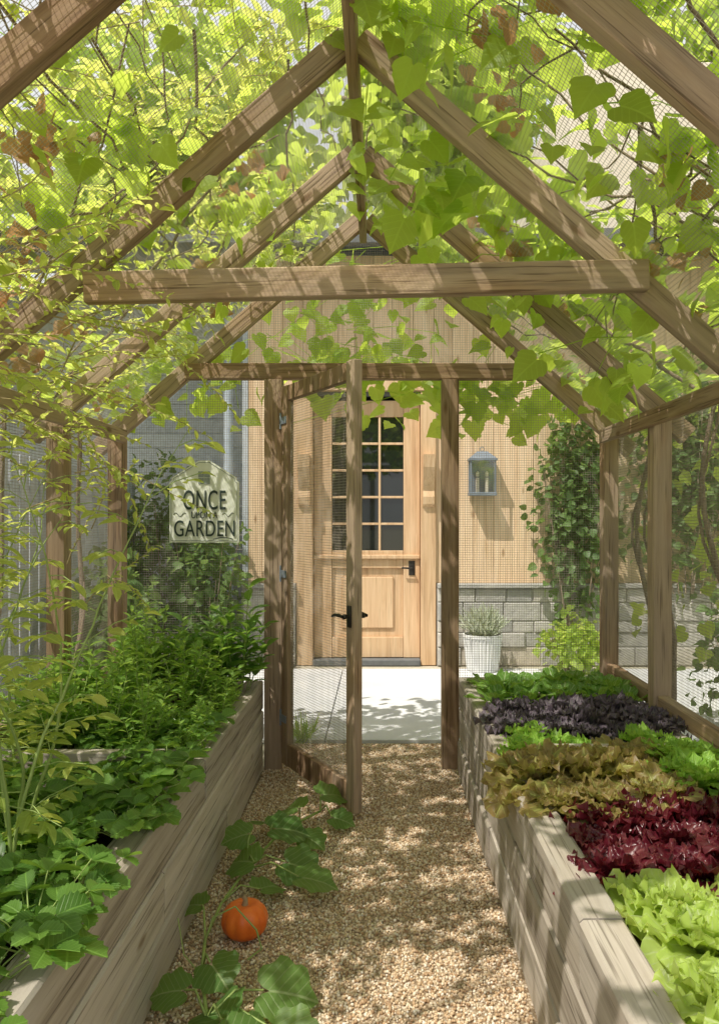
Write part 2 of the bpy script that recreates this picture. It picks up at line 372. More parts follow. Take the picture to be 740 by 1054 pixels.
# ------------------------------------------------------------ light
sd=Vector((-.50,-.46,1.15)).normalized()
el=math.asin(sd.z);rot=math.atan2(sd.x,sd.y)
w=bpy.data.worlds.new('World');scene.world=w;w.use_nodes=True;nt=w.node_tree
sk=nt.nodes.new('ShaderNodeTexSky');sk.sky_type='NISHITA';sk.sun_disc=False;sk.sun_elevation=el;sk.sun_rotation=rot
sk.air_density=1.0;sk.dust_density=5;sk.ozone_density=1.0
tcw=nt.nodes.new('ShaderNodeTexCoord')
cl=noise(nt,tcw.outputs['Generated'],2.2,5,.6)
cf=ramp(nt,cl,[(.25,(.5,.5,.5)),(.6,(.9,.9,.9))])
skc=mixc(nt,cf,sk.outputs[0],(6.6,6.6,6.5))
bg=nt.nodes['Background'];nt.links.new(skc,bg.inputs[0]);bg.inputs[1].default_value=.15
sl=bpy.data.lights.new('sun','SUN');sl.energy=5;sl.angle=math.radians(.5);sl.color=(1,.93,.82)
so=bpy.data.objects.new('sun',sl);COL.objects.link(so);so.rotation_euler=sd.to_track_quat('Z','Y').to_euler()
# ------------------------------------------------------------ ground etc
def structure(o,label,cat):
    o["kind"]="structure";tag(o,label,cat)
g=Geo();g.add([(-120,-120,-.008),(120,-120,-.008),(120,120,-.008),(-120,120,-.008)],[(0,1,2,3)])
structure(put(g,'ground',M_gnd),'bare earthy garden ground around the greenhouse','ground')
g=Geo();g.add([(-.66,-.6,0),(.44,-.6,0),(.44,4.86,0),(-.66,4.86,0)],[(0,1,2,3)])
path=put(g,'gravel_path',M_grav);structure(path,'tan pea gravel path between the raised beds','path')
t=(1+5**.5)/2;IV=norm(np.array([(-1,t,0),(1,t,0),(-1,-t,0),(1,-t,0),(0,-1,t),(0,1,t),(0,-1,-t),(0,1,-t),(t,0,-1),(t,0,1),(-t,0,-1),(-t,0,1)],float))
IF=np.array([(0,11,5),(0,5,1),(0,1,7),(0,7,10),(0,10,11),(1,5,9),(5,11,4),(11,10,2),(10,7,6),(7,1,8),(3,9,4),(3,4,2),(3,2,6),(3,6,8),(3,8,9),(4,9,5),(2,4,11),(6,2,10),(8,6,7),(9,8,1)])
def rotmats(n):
    q=norm(rng.normal(size=(n,4)));a,b,c,d=q.T
    return np.stack([np.stack([1-2*(c*c+d*d),2*(b*c-a*d),2*(b*d+a*c)],-1),np.stack([2*(b*c+a*d),1-2*(b*b+d*d),2*(c*d-a*b)],-1),np.stack([2*(b*d-a*c),2*(c*d+a*b),1-2*(b*b+c*c)],-1)],-2)
n=42000
T=np.stack([rng.uniform(-.65,.425,n),rng.uniform(1.6,4.84,n),rng.uniform(.0,.006,n)],-1)
Rz=rotmats(n);S=rng.uniform(.003,.0065,(n,1))*rng.uniform(.65,1.15,(n,3))
g=Geo();g.inst((IV,IF,np.zeros((12,2))),Rz*S[:,None,:],T)
o=put(g,'gravel_pebbles',M_peb);o["kind"]="stuff";tag(o,'loose tan and cream pea gravel pebbles on the path','gravel')
g=Geo()
xs=[-3.2,-1.75,-.35,1.15,2.6,4.2];ys=[4.87,6.05,7.2]
for i in range(5):
    for j in range(2):box(g,xs[i]+.004,xs[i+1]-.004,ys[j]+.004,ys[j+1]-.004,-.005,.02,.003)
structure(put(g,'patio',M_patio,smooth=False),'pale stone slab patio before the house door','patio')
# ------------------------------------------------------------ greenhouse
XR=-.1;SL=.87;A=math.atan(SL);ZA=3.05;HW=1.44;ZT=3.175
FY=[4.4,3.6,2.75,1.8,.95,.1]
GH=empty('greenhouse',(XR,4.4,0),'weathered cedar gable greenhouse frame with wire mesh sides and roof','greenhouse')
def rafter(y,side,depth=.09,th=.055):
    ca,sa=math.cos(A),math.sin(A);off=depth/2
    zc=ZA+off/ca
    beam('rafter',(XR+side*.022,y,zc-.022*SL),(XR+side*1.52,y,zc-1.52*SL),th,depth,M_wood,GH,(0,0,1))
for y in FY:
    for s in(-1,1):rafter(y,s)
beam('ridge_beam',(XR,-.1,3.07),(XR,4.42,3.07),.04,.19,M_wood,GH)
for s in(-1,1):
    xw=XR+s*(HW-.05)
    for y in FY:
        zt=ZA-(HW-.05)*SL+.0
        beam('post',(xw,y,0),(xw,y,zt+.02),.085,.085,M_wood,GH,(0,1,0))
    beam('eave_plate',(xw-s*.058,-.1,1.865),(xw-s*.058,4.34,1.865),.03,.075,M_wood,GH)
    for a,b in zip(FY[1:],FY[:-1]):
        beam('wall_rail',(xw,a+.046,.56),(xw,b-.046,.56),.05,.07,M_wood,GH)
beam('header_beam',(XR-1.0,4.385,2.235),(XR+.96,4.385,2.235),.06,.09,M_wood,GH)
beam('door_post',(-.602,4.39,0),(-.602,4.39,2.188),.10,.10,M_wood,GH,(0,1,0))
beam('door_post',(.39,4.39,0),(.39,4.39,2.188),.095,.095,M_wood,GH,(0,1,0))
beam('tie_beam',(-1.02,2.69,2.20),(.92,2.69,2.245),.05,.105,M_wood,GH)
def wires(g,origin,ux,uy,lx,ly,clip=None,p=.0135,r=.0008):
    o=np.array(origin,float);ux=np.array(ux,float);uy=np.array(uy,float);nn=np.cross(ux,uy)
    V=[];F=[]
    def wire(a,b,side):
        L=np.linalg.norm(b-a);d=(b-a)
        ns=1 if (np.abs(d)>1e-6).sum()==1 else max(1,int(L/.12))
        for s_ in range(ns):
            k=len(V)
            for q in(a+d*(s_/ns),a+d*((s_+1)/ns)):
                for s1,s2 in((-1,0),(0,-1),(1,0),(0,1)):
                    V.append(q+r*s1*side+r*s2*nn)
            for i in range(4):F.append((k+i,k+(i+1)%4,k+4+(i+1)%4,k+4+i))
    a=p/2
    while a<lx:
        b0,b1=(0,ly) if clip is None else clip(a)
        if b1>b0:wire(o+ux*a+uy*b0,o+ux*a+uy*b1,ux)
        a+=p
    b=p/2
    while b<ly:
        if clip is None:wire(o+uy*b,o+ux*lx+uy*b,uy)
        else:
            aa=[x for x in np.arange(0,lx,.01) if clip(x)[0]<=b<=clip(x)[1]]
            if aa:wire(o+ux*aa[0]+uy*b,o+ux*aa[-1]+uy*b,uy)
        b+=p
    g.add(V,F)
ca,sa=math.cos(A),math.sin(A)
for s in(-1,1):
    g=Geo();wires(g,(XR,.1,ZT),(0,1,0),(s*ca,0,-sa),4.33,1.5/ca,p=.0145,r=.0008)
    put(g,'wire_mesh',M_wire,GH,smooth=False)
    xw=XR+s*(HW+.0)
    g=Geo();wires(g,(xw,.1,.5),(0,1,0),(0,0,1),4.3,1.38,r=.0010);put(g,'wire_mesh',M_wired,GH,smooth=False)
g=Geo();wires(g,(-1.44,4.445,.45),(1,0,0),(0,0,1),.8,1.75,clip=lambda a:(0,min(1.75,ZA-.45-abs(-1.44+a-XR)*SL)),r=.0009);put(g,'wire_mesh',M_wired,GH,smooth=False)
g=Geo();wires(g,(.42,4.445,.45),(1,0,0),(0,0,1),.86,1.75,clip=lambda a:(0,min(1.75,ZA-.45-abs(.42+a-XR)*SL)),r=.0009);put(g,'wire_mesh',M_wired,GH,smooth=False)
g=Geo();wires(g,(-1.08,4.446,2.26),(1,0,0),(0,0,1),1.96,.8,clip=lambda a:(0,ZA-2.26-abs(-1.08+a-XR)*SL));put(g,'wire_mesh',M_wire,GH,smooth=False)
# door leaf
hp=Vector((-.535,4.335,0));fp=Vector((-.105,3.59,0));dx=(fp-hp).normalized();DW=(fp-hp).length
MD=Matrix((dx,Vector((0,0,1)).cross(dx),Vector((0,0,1)))).transposed().to_4x4();MD.translation=hp
g=Geo();z0,z1=.045,2.14
box(g,0,.075,-.02,.02,z0,z1,.003);box(g,DW-.08,DW,-.022,.022,z0-.003,z1+.003,.003)
box(g,.0755,DW-.0805,-.019,.019,z0+.002,z0+.125,.003);box(g,.0755,DW-.0805,-.019,.019,z1-.085,z1-.001,.003)
door=put(g,'door',M_woodz,GH,smooth=False,world=MD);door["label"]='open cedar door leaf filled with wire mesh'
g=Geo();wires(g,(.05,.0,z0+.1),(1,0,0),(0,0,1),DW-.1,z1-z0-.17,r=.0010)
put(g,'wire_mesh',M_wired,door,smooth=False,world=MD)
g=Geo();hz=.95;hx=DW-.04
for s in(-1,1):
    box(g,hx-.018,hx+.018,s*.026-.004,s*.026+.004,hz-.05,hz+.05,.002)
    tube(g,[(hx,s*.025,hz),(hx,s*.06,hz)],.008,8)
    tube(g,[(hx+.008,s*.062,hz),(hx-.03,s*.064,hz+.004),(hx-.075,s*.062,hz+.002),(hx-.115,s*.057,hz-.008)],[.008,.009,.008,.006],8)
    V,F,U=IV*.014,IF,np.zeros((12,2));g.add(V+np.array([hx,s*.05,hz]),F,U)
put(g,'handle',M_iron,door,world=MD)
for z in(.3,1.1,1.95):
    g=Geo();box(g,.0,.07,-.0265,-.0215,z-.02,z+.02,.001);tube(g,[(-.006,-.024,z-.045),(-.006,-.024,z+.045)],.006,8)
    put(g,'hinge',M_grey,door,world=MD,smooth=False)
# ------------------------------------------------------------ raised beds
def bed(x0,x1,side,label,ztop):
    E=empty('raised_bed',((x0+x1)/2,2.2,0),label,'raised bed','raised timber beds along the path')
    h=ztop/3;xi=x1 if side<0 else x0;sx=-1 if side<0 else 1
    xc=xi+sx*.05
    cuts=[[-.5,1.25,3.3,4.33],[-.5,2.35,4.33],[-.5,.7,2.9,4.33]]
    if side>0:cuts=[[-.5,1.9,3.1,4.33],[-.5,.9,2.55,3.6,4.33],[-.5,1.7,2.85,4.33]]
    for k,cs in enumerate(cuts):
        for a,b in zip(cs[:-1],cs[1:]):
            dxx=R.uniform(-.006,.006)
            beam('timber',(xc+dxx,a+.003,h*(k+.5)),(xc+dxx+R.uniform(-.004,.004),b-.003,h*(k+.5)+R.uniform(-.002,.002)),.1,h-.009,M_bed,E,bev=.008,jit=.001)
    xo=x0 if side<0 else x1
    for k in range(3):
        beam('timber',(x0+(.002 if side<0 else .105),4.275,h*(k+.5)),(x1-(.105 if side<0 else .002),4.275,h*(k+.5)),.09,h-.005,M_bed,E,bev=.005)
        beam('timber',(xo-sx*.045,-.5,h*(k+.5)-.004),(xo-sx*.045,4.225,h*(k+.5)-.004),.07,h-.005,M_bed,E,bev=.005)
    beam('divider',(x0+(.085 if side<0 else .105),2.86,ztop-.045),(x1-(.105 if side<0 else .085),2.86,ztop-.045),.045,.17,M_bed,E)
    g=Geo();nx,ny=14,80;X,Y=np.meshgrid(np.linspace(x0+.05,x1-.05,nx),np.linspace(-.5,4.26,ny),indexing='ij')
    Z=ztop-.075+.018*np.sin(X*23+Y*5)*np.cos(Y*11)+rng.uniform(-.008,.008,X.shape)
    V=np.stack([X,Y,Z],-1).reshape(-1,3);F=[(i*ny+j,(i+1)*ny+j,(i+1)*ny+j+1,i*ny+j+1) for i in range(nx-1) for j in range(ny-1)]
    g.add(V,F);put(g,'soil',M_soil,E)
    return E
bed(-1.44,-.655,-1,'grey stacked timber raised bed planted with strawberries and herbs',.51)
bed(.43,1.25,1,'grey stacked timber raised bed planted with rows of lettuce',.53)
# ------------------------------------------------------------ salad plants
def proto(kind,mat,nv):
    return [head(kind,i*7+len(kind)).mesh(kind+'_mesh',mat) for i in range(nv)]
def plantset(name,meshes,pts,label,cat,group,smin=.9,smax=1.15):
    for i,(x,y,z) in enumerate(pts):
        me=meshes[i%len(meshes)];o=bpy.data.objects.new(name,me)
        s=R.uniform(smin,smax)
        M=Matrix.Translation((x,y,z))@Matrix.Rotation(R.uniform(0,6.28),4,'Z')@Matrix.Rotation(R.uniform(-.15,.15),4,'X')@Matrix.Diagonal((s,s,s*R.uniform(.85,1.15),1))
        link(o,M);tag(o,label,cat,group)
def grid(xs,ys,z,j=.03,slope=0):
    return [(x+R.uniform(-j,j),y+R.uniform(-j,j)+slope*(x-.8),z) for y in ys for x in xs]
zb=.46
plantset('lettuce_plant',proto('lettuce',V_let,6),grid([.67,.86,1.06],[.72,.9,1.08,1.27,1.46,1.65],zb,.035)+[(.66,1.8,zb),(.88,1.82,zb)],'bright lime green frilly lettuce in dark soil','lettuce','rows of bright green lettuce',.85,1.2)
plantset('red_lettuce_plant',proto('red',V_red,5),grid([.62,.79,.97,1.14],[2.0,2.17,2.33],zb,.035,.12),'glossy burgundy red leaf lettuce in the raised bed','lettuce','rows of red lettuce',.8,1.2)
plantset('bronze_lettuce_plant',proto('bronze',V_brz,5),grid([.53,.70,.88],[2.44,2.62,2.76],zb+.03,.035,.1),'bronze tipped oak leaf lettuce in the raised bed','lettuce','rows of bronze lettuce',.85,1.2)
plantset('mizuna_plant',proto('mizuna',V_let2,4),[(1.05,2.56,zb+.03),(1.18,2.7,zb+.03),(1.06,2.76,zb+.03),(1.2,2.5,zb)],'spiky light green salad mustard plant','salad plant','salad mustard clumps',.85,1.1)
plantset('green_lettuce_plant',proto('green',V_let2,4),[(.57,2.98,zb+.02),(.6,3.12,zb+.02),(.75,3.02,zb),(.9,3.0,zb),(1.04,3.08,zb),(1.18,3.0,zb),(.55,2.86,zb+.05)],'curly mid green lettuce in the raised bed','lettuce','rows of curly green lettuce',.85,1.1)
plantset('kale_plant',proto('kale',V_kale,5),grid([.58,.73,.88,1.03,1.17],[3.22,3.38,3.55],zb,.04),'dusky purple grey curly kale in the raised bed','kale','rows of purple kale',.8,1.15)
plantset('chard_plant',proto('chard',V_chard,4),grid([.58,.73,.88,1.03,1.16],[3.76,3.92,4.08],zb),'green leafy chard beside the mesh wall','chard','row of chard',.85,1.1)
# ------------------------------------------------------------ strawberry and herbs
def merge(g,G2,m):
    n=g.n
    for V,L,Sz,U in zip(G2.V,G2.L,G2.S,G2.U):
        g.V.append(V);g.L.append(L+n);g.S.append(Sz);g.U.append(U);g.M.append(np.full(len(Sz),m))
    g.n+=G2.n
def strawberry(seed):
    r=random.Random(seed);gl=Geo();gs=Geo();D=[];Nn=[];P=[];S=[]
    for i in range(17):
        a=i*2.4+r.uniform(-.4,.4);t=(i/16)**.6;L=.06+.10*t*r.uniform(.6,1.3);tilt=1.3-.8*t
        d=np.array([math.cos(a)*math.cos(tilt),math.sin(a)*math.cos(tilt),math.sin(tilt)]);p1=d*L
        p1[2]=max(.03,p1[2])
        tube(gs,[(0,0,0),p1*.55+np.array([0,0,.012]),p1],.0015,4)
        out=np.array([math.cos(a),math.sin(a),0]);s=r.uniform(.036,.064)
        for da in(-1.25,0,1.25):
            dd=np.array([math.cos(a+da),math.sin(a+da),r.uniform(-.35,.25)])
            D.append(dd);Nn.append(np.array([out[0]*.35+r.uniform(-.4,.4),out[1]*.35+r.uniform(-.4,.4),1]));P.append(p1);S.append(s*r.uniform(.9,1.1))
    gl.inst(T_round,frames(np.array(D),np.array(Nn),np.array(S)),np.array(P),0)
    merge(gl,gs,1)
    return gl.mesh('strawberry_mesh',[V_straw,M_stem])
sm=[strawberry(i) for i in range(8)]
pts=[]
y=.7
while y<3.3:
    for x in(-1.35,-1.2,-1.06,-.93,-.81):
        if x>-.85 and R.random()<.2:continue
        if abs(y-2.83)<.12 and x<-1.0:continue
        pts.append((x+R.uniform(-.04,.04),y+R.uniform(-.05,.05),.44+R.uniform(0,.03)))
    y+=.16
for y in(1.25,1.62,1.8,2.2,2.45,2.75,3.05):pts.append((-.73+R.uniform(-.02,.03),y,.49))
plantset('strawberry_plant',sm,pts,'dark green strawberry plant with serrated leaves','strawberry plant','strawberry plants in the timber bed',.75,1.3)
def bush(seed,h,w,nst,nl,ls,tpl,mat,stemmat=M_stem,droop=.3):
    r=random.Random(seed);g=Geo();D=[];Nn=[];P=[];S=[];G2=Geo()
    for i in range(nst):
        a=r.uniform(0,6.28);rr=w*math.sqrt(r.random());top=np.array([math.cos(a)*rr,math.sin(a)*rr,h*(1-.35*(rr/w)**2)*r.uniform(.7,1.15)])
        base=top*np.array([.25,.25,0]);mid=(base+top)/2+np.array([0,0,.05*h]);pl=[base,mid,top]
        tube(G2,pl,[.0035,.0028,.0015],4)
        for k in range(nl):
            t=.3+.7*(k+r.random()*.5)/nl;p=base+(top-base)*t
            b=k*1.57+r.uniform(-.5,.5)
            for q in(0,math.pi):
                D.append(np.array([math.cos(b+q),math.sin(b+q),.35-droop*r.random()+.3*t]));Nn.append(np.array([r.uniform(-.3,.3),r.uniform(-.3,.3),1]));P.append(p);S.append(ls*r.uniform(.6,1.2)*(1.1-.35*t))
    g.inst(tpl,frames(np.array(D),np.array(Nn),np.array(S)),np.array(P),0);merge(g,G2,1)
    return g.mesh('bush_mesh',[mat,stemmat])
hb=[bush(20+i,.34,.16,14,7,.068,T_oval,V_herb) for i in range(5)]
pts=[(x+R.uniform(-.05,.05),y+R.uniform(-.05,.05),.44) for y in(3.02,3.22,3.42,3.62,3.82,4.02) for x in(-1.3,-1.1,-.9)]
plantset('herb_plant',hb,pts,'bushy bright green herb plant with oval leaves','herb','herbs in the timber bed',.65,1.3)
pts=[(-.78+R.uniform(-.03,.03),y,.44) for y in(3.0,3.2,3.4,3.62,3.84)]
plantset('herb_plant',hb,pts,'low bright green herb spilling over grey timber','herb','herbs in the timber bed',.4,.7)
lb=[bush(40+i,.5,.17,13,7,.12,T_oval,V_laur) for i in range(2)]
plantset('laurel_shrub',lb,[(-.74,4.03,.46),(-.98,4.1,.42)],'glossy green broad leaved shrub beside the door post','shrub','broad leaved shrubs by the door',1.0,1.15)
plantset('tall_herb_plant',[bush(60+i,.5,.2,16,9,.07,T_oval,V_herb) for i in range(2)],[(-1.28,3.5,.45),(-1.22,4.0,.45),(-1.32,3.05,.42)],'tall leafy herb plant against the mesh wall','herb','tall herbs against the mesh wall',.8,1.1)
# ------------------------------------------------------------ climbing vines
def roofpt(side,l,y,off):
    return np.stack([XR+side*(l*ca+off*sa),y,ZT-l*sa+off*ca],-1)
def density(l,y,ph):
    return .55+.3*np.sin(l*5.1+y*2.3+ph)+.3*np.sin(y*4.7-l*3.3+ph*2)+.2*np.sin(y*9+l*11+ph)
def vine(side,nleaf,size,tpl,mat,label,nst,ph,droop_n):
    xb=XR+side*(HW+.09)
    E=empty('climbing_vine',(xb,3.0,0),label,'vine')
    gs=Geo()
    def wander(y0,l0,y1,l1,r0):
        k=14;t=np.linspace(0,1,k);y=y0+(y1-y0)*t+np.cumsum(rng.normal(0,.03,k));l=l0+(l1-l0)*t+np.cumsum(rng.normal(0,.03,k))
        l=np.clip(l,-.05,1.95);off=.03+.05*rng.random(k)+.03
        tube(gs,roofpt(side,l,np.clip(y,.15,4.6),off),np.linspace(r0,r0*.45,k),5)
    for i in range(nst):
        y0=R.uniform(.3,4.3);wander(y0,1.9,y0+R.uniform(-1.2,1.2),R.uniform(0,.8),R.uniform(.004,.011))
    for i in range(nst*2):
        y0=R.uniform(.2,2.8);l=R.uniform(.1,1.8);wander(y0,l,y0+R.uniform(1,2.2),l+R.uniform(-.5,.5),R.uniform(.0025,.007))
    for y0 in(3.95,3.25,2.2,4.15):
        k=16;z=np.linspace(0,1.95,k);P=np.stack([xb+.03*np.sin(z*5+y0)+side*.03,y0+.12*np.sin(z*3+y0)+.06*z,z],-1)
        tube(gs,P,np.linspace(.018,.01,k),7)
        P2=P+np.stack([.02*np.cos(z*7),.03*np.sin(z*6),0*z],-1);tube(gs,P2,np.linspace(.010,.006,k),6)
    put(gs,'trunk',M_bark,E)
    g=Geo();m=nleaf*6
    l=rng.uniform(-.03,2.0,m);y=rng.uniform(.15,4.7,m);keep=rng.random(m)<np.clip(density(l,y,ph)-.05,.08,1)*.7
    l,y=l[keep][:nleaf],y[keep][:nleaf]
    thin=(y<1.55)&((rng.random(len(y))<.45)|((l-1.0)**2/.12+(y-1.25)**2/.05<1)|((l-.35)**2/.03+(y-.9)**2/.06<1)|((l-1.5)**2/.03+(y-.7)**2/.04<1))  # out-of-view leaves thinned and holed so sun patches fall on path and beds
    l,y=l[~thin],y[~thin];k=len(l)
    off=rng.uniform(.02,.2,k)
    P=roofpt(side,l,y,off)
    D=rng.normal(size=(k,3));D[:,2]=D[:,2]*.5-.35
    Nn=np.stack([rng.normal(0,.5,k)+side*.3,rng.normal(0,.5,k)-.1,np.ones(k)],-1)
    g.inst(tpl,frames(D,Nn,size*rng.uniform(.45,1.25,k)),P)
    k=droop_n;l=rng.uniform(0,1.85,k);y=rng.uniform(1.9,4.4,k)
    P=roofpt(side,l,y,-rng.uniform(.0,.13,k));D=np.stack([rng.normal(0,.6,k),rng.normal(0,.5,k),-rng.uniform(.3,1.2,k)],-1)
    Nn=np.stack([rng.normal(0,.4,k),-.6+rng.normal(0,.4,k),rng.uniform(.3,1,k)],-1)
    g.inst(tpl,frames(D,Nn,size*rng.uniform(.6,1.2,k)),P)
    put(g,'leaves',mat,E)
    return E
ER=vine(1,2200,.098,T_vine,V_roof,'woody climbing vine with broad lobed leaves over the mesh roof',14,1.0,60)
EL=vine(-1,1200,.085,T_vine,V_roof,'leafy climbing vine covering the mesh roof slope',13,2.3,25)
def cluster(E,name,cx,cy,cz,sx,sy,sz,n,size,mat,tpl=T_vine,down=.9):
    g=Geo();P=np.stack([rng.normal(cx,sx,n),rng.normal(cy,sy,n),rng.normal(cz,sz,n)],-1)
    D=np.stack([rng.normal(0,.6,n),rng.normal(0,.4,n),-rng.uniform(.1,1,n)*down],-1)
    Nn=np.stack([rng.normal(0,.4,n),-.6+rng.normal(0,.3,n),rng.uniform(.3,1,n)],-1)
    g.inst(tpl,frames(D,Nn,size*rng.uniform(.6,1.25,n)),P)
    for i in range(0,n,6):
        j=min(n-1,i+3);tube(g,[P[i]+[0,0,.12],(P[i]+P[j])/2+[0,0,.1],P[j]+[0,0,.02]],.002,4)
    return put(g,name,mat,E)
for (cx,cy,cz,sx,sy,sz,n,s) in[(.26,3.15,2.70,.13,.12,.06,20,.14),(.05,3.2,2.9,.12,.2,.05,10,.12),(.58,3.2,2.36,.12,.15,.06,8,.12),(1.0,3.3,2.02,.12,.3,.05,12,.11),(.3,2.3,2.75,.3,.2,.05,8,.12),(.75,2.2,2.5,.2,.2,.05,12,.10),(-.85,2.1,2.55,.2,.2,.06,14,.09)]:
    cluster(ER if cx>-.2 else EL,'leaves',cx,cy,cz,sx,sy,sz,n,s,V_roof)
cluster(ER,'leaves',-.15,4.75,2.42,.40,.14,.14,110,.115,V_roof)
cluster(ER,'leaves',.55,4.8,2.2,.30,.12,.13,85,.11,V_roof)
cluster(ER,'leaves',1.0,4.7,2.1,.2,.12,.1,40,.10,V_roof)
cluster(EL,'leaves',-1.1,4.65,2.2,.25,.12,.12,35,.10,V_roof)
cluster(EL,'leaves',-.2,4.8,2.85,.4,.12,.13,70,.10,V_roof)
g=Geo();n=300;P=np.stack([XR+HW+.1+rng.uniform(0,.25,n),rng.uniform(1.2,4.6,n),.6+rng.beta(1.6,1.1,n)*1.4],-1)
D=np.stack([rng.normal(0,.6,n),rng.normal(0,.6,n),-rng.uniform(.1,1,n)],-1);Nn=np.stack([rng.normal(-.3,.4,n),rng.normal(-.3,.5,n),rng.uniform(.3,1,n)],-1)
g.inst(T_vine,frames(D,Nn,.085*rng.uniform(.6,1.2,n)),P);put(g,'leaves',V_roof,ER)
for E,s,n in((ER,1,200),(EL,-1,260)):
    g=Geo();cl_=rng.integers(0,14,n);cy=rng.uniform(1.2,4.3,14);clx=rng.uniform(.2,1.8,14)
    P=roofpt(s,clx[cl_]+rng.normal(0,.07,n),cy[cl_]+rng.normal(0,.08,n),rng.uniform(.005,.05,n))
    D=rng.normal(size=(n,3));Nn=rng.normal(size=(n,3));g.inst(T_vine,frames(D,Nn,.045*rng.uniform(.6,1.5,n)),P);o=put(g,'dry_leaves',V_dry,E);o["label"]='curled dry brown leaves caught on the mesh'
# fine leaved vine
EF=empty('flowering_vine',(-1.35,1.9,.45),'airy light green fine leaved vine arching off the mesh wall','vine')
def newsh():
    global gs,D,Nn,P,S
    gs=Geo();D=[];Nn=[];P=[];S=[]
def shoot(P0,d0,L,grav,ls,sp=.03,comp=False,r0=.0035):
    p=np.array(P0,float);d=np.array(d0,float);d/=np.linalg.norm(d);k=max(5,int(L/.05));pts=[p.copy()]
    for i in range(k):
        d=d+rng.normal(0,.07 if comp else .10,3)+np.array([0,0,-grav]);d/=np.linalg.norm(d);p=p+d*L/k
        if p[0]<-1.40:p[0]=-1.40;d[0]=abs(d[0])
        lim=ZA-abs(p[0]-XR)*SL+.08
        if p[2]>lim:p[2]=lim;d[2]=-abs(d[2])*.2
        pts.append(p.copy())
    pts=np.array(pts);tube(gs,pts,np.linspace(r0,.001,len(pts)),5)
    for t in np.arange(.06,L,sp):
        f=t/L*(len(pts)-1);i=int(f);i=min(i,len(pts)-2);q=pts[i]+(pts[i+1]-pts[i])*(f-i);dd=pts[i+1]-pts[i];dd/=np.linalg.norm(dd)
        sd_=np.cross(dd,[.3,0,1.]);sd_/=np.linalg.norm(sd_)+1e-6
        if comp:
            a=rng.uniform(0,6.28);x=np.array([math.cos(a),math.sin(a),rng.uniform(-.3,.5)]);e=q+x*rng.uniform(.09,.17);tube(gs,[q,(q+e)/2+[0,0,.012],e],.0015,4)
            for w_ in(.4,.7,1.0):
                pq=q+(e-q)*w_
                for s in((-1,1) if w_<1 else(0,)):
                    y_=np.cross(x,[0,0,1.])*s+x*.5;y_[2]-=.3
                    D.append(y_);Nn.append(np.array([rng.normal(0,.4),rng.normal(-.2,.4),1]));P.append(pq);S.append(ls*rng.uniform(.8,1.3))
            continue
        for s in(-1,1):
            if rng.random()<.15:continue
            x=sd_*s*.9+dd*.5+rng.normal(0,.3,3);x[2]-=.15
            D.append(x);Nn.append(np.array([rng.normal(0,.4),rng.normal(-.2,.4),1]));P.append(q);S.append(ls*rng.uniform(.6,1.2))
newsh()
for i in range(54):
    y=rng.uniform(1.5,3.6);z=rng.uniform(1.6,2.25)
    shoot((-1.38 if z<1.9 else XR-(ZA-z)/SL,y,z),(rng.uniform(.3,1),rng.uniform(-.5,.4),rng.uniform(-.3,.8)),rng.uniform(.3,.75),.05,.05)
for i in range(8):
    y=rng.uniform(2.6,4.3);shoot((-1.39,y,rng.uniform(1.0,1.7)),(rng.uniform(0,.4),rng.uniform(-.5,.5),rng.uniform(-.2,1)),rng.uniform(.3,.6),.03,.045)
for i in range(130):
    l=rng.uniform(.2,1.9);y=rng.uniform(1.5,4.5)
    k=7;tt=np.linspace(0,1,k);a=rng.uniform(0,6.28);L=rng.uniform(.3,.7)
    pl=roofpt(-1,l+tt*L*math.cos(a),y+tt*L*math.sin(a),.06+rng.uniform(.05,.15)*np.sin(tt*3.1))
    tube(gs,pl,.0018,4)
    for j in range(int(L/.03)):
        f=j*.03/L*(k-1);i2=min(int(f),k-2);q=pl[i2]+(pl[i2+1]-pl[i2])*(f-i2)
        for s in(0,1):
            D.append(rng.normal(size=3)*np.array([1,1,.5]));Nn.append(np.array([rng.normal(0,.5),rng.normal(0,.5),1]));P.append(q);S.append(.058*rng.uniform(.6,1.2))
put(gs,'stems',M_stemb,EF)
g=Geo();g.inst(T_oval,frames(np.array(D),np.array(Nn),np.array(S)),np.array(P));put(g,'leaves',V_small,EF)
# leggy tomato-like plants
for k_,(bx,by,nn_) in enumerate(((-1.26,2.62,3),(-1.22,2.3,3),(-1.0,2.12,3),(-.93,1.95,2))):
    ET=empty('tomato_plant',(bx,by,.44),'tall leggy tomato plant rising from the timber bed','tomato plant','tall tomato plants in the timber bed')
    newsh()
    for i in range(nn_):
        shoot((bx+rng.uniform(-.03,.03),by+rng.uniform(-.03,.03),.45),(rng.uniform(-.15,.05),rng.uniform(-.12,.12),1),rng.uniform(.9,1.5),-.004,.055,.085,True,.006)
    put(gs,'stems',M_stem,ET);g=Geo();g.inst(T_oval,frames(np.array(D),np.array(Nn),np.array(S)),np.array(P));put(g,'leaves',V_small,ET)
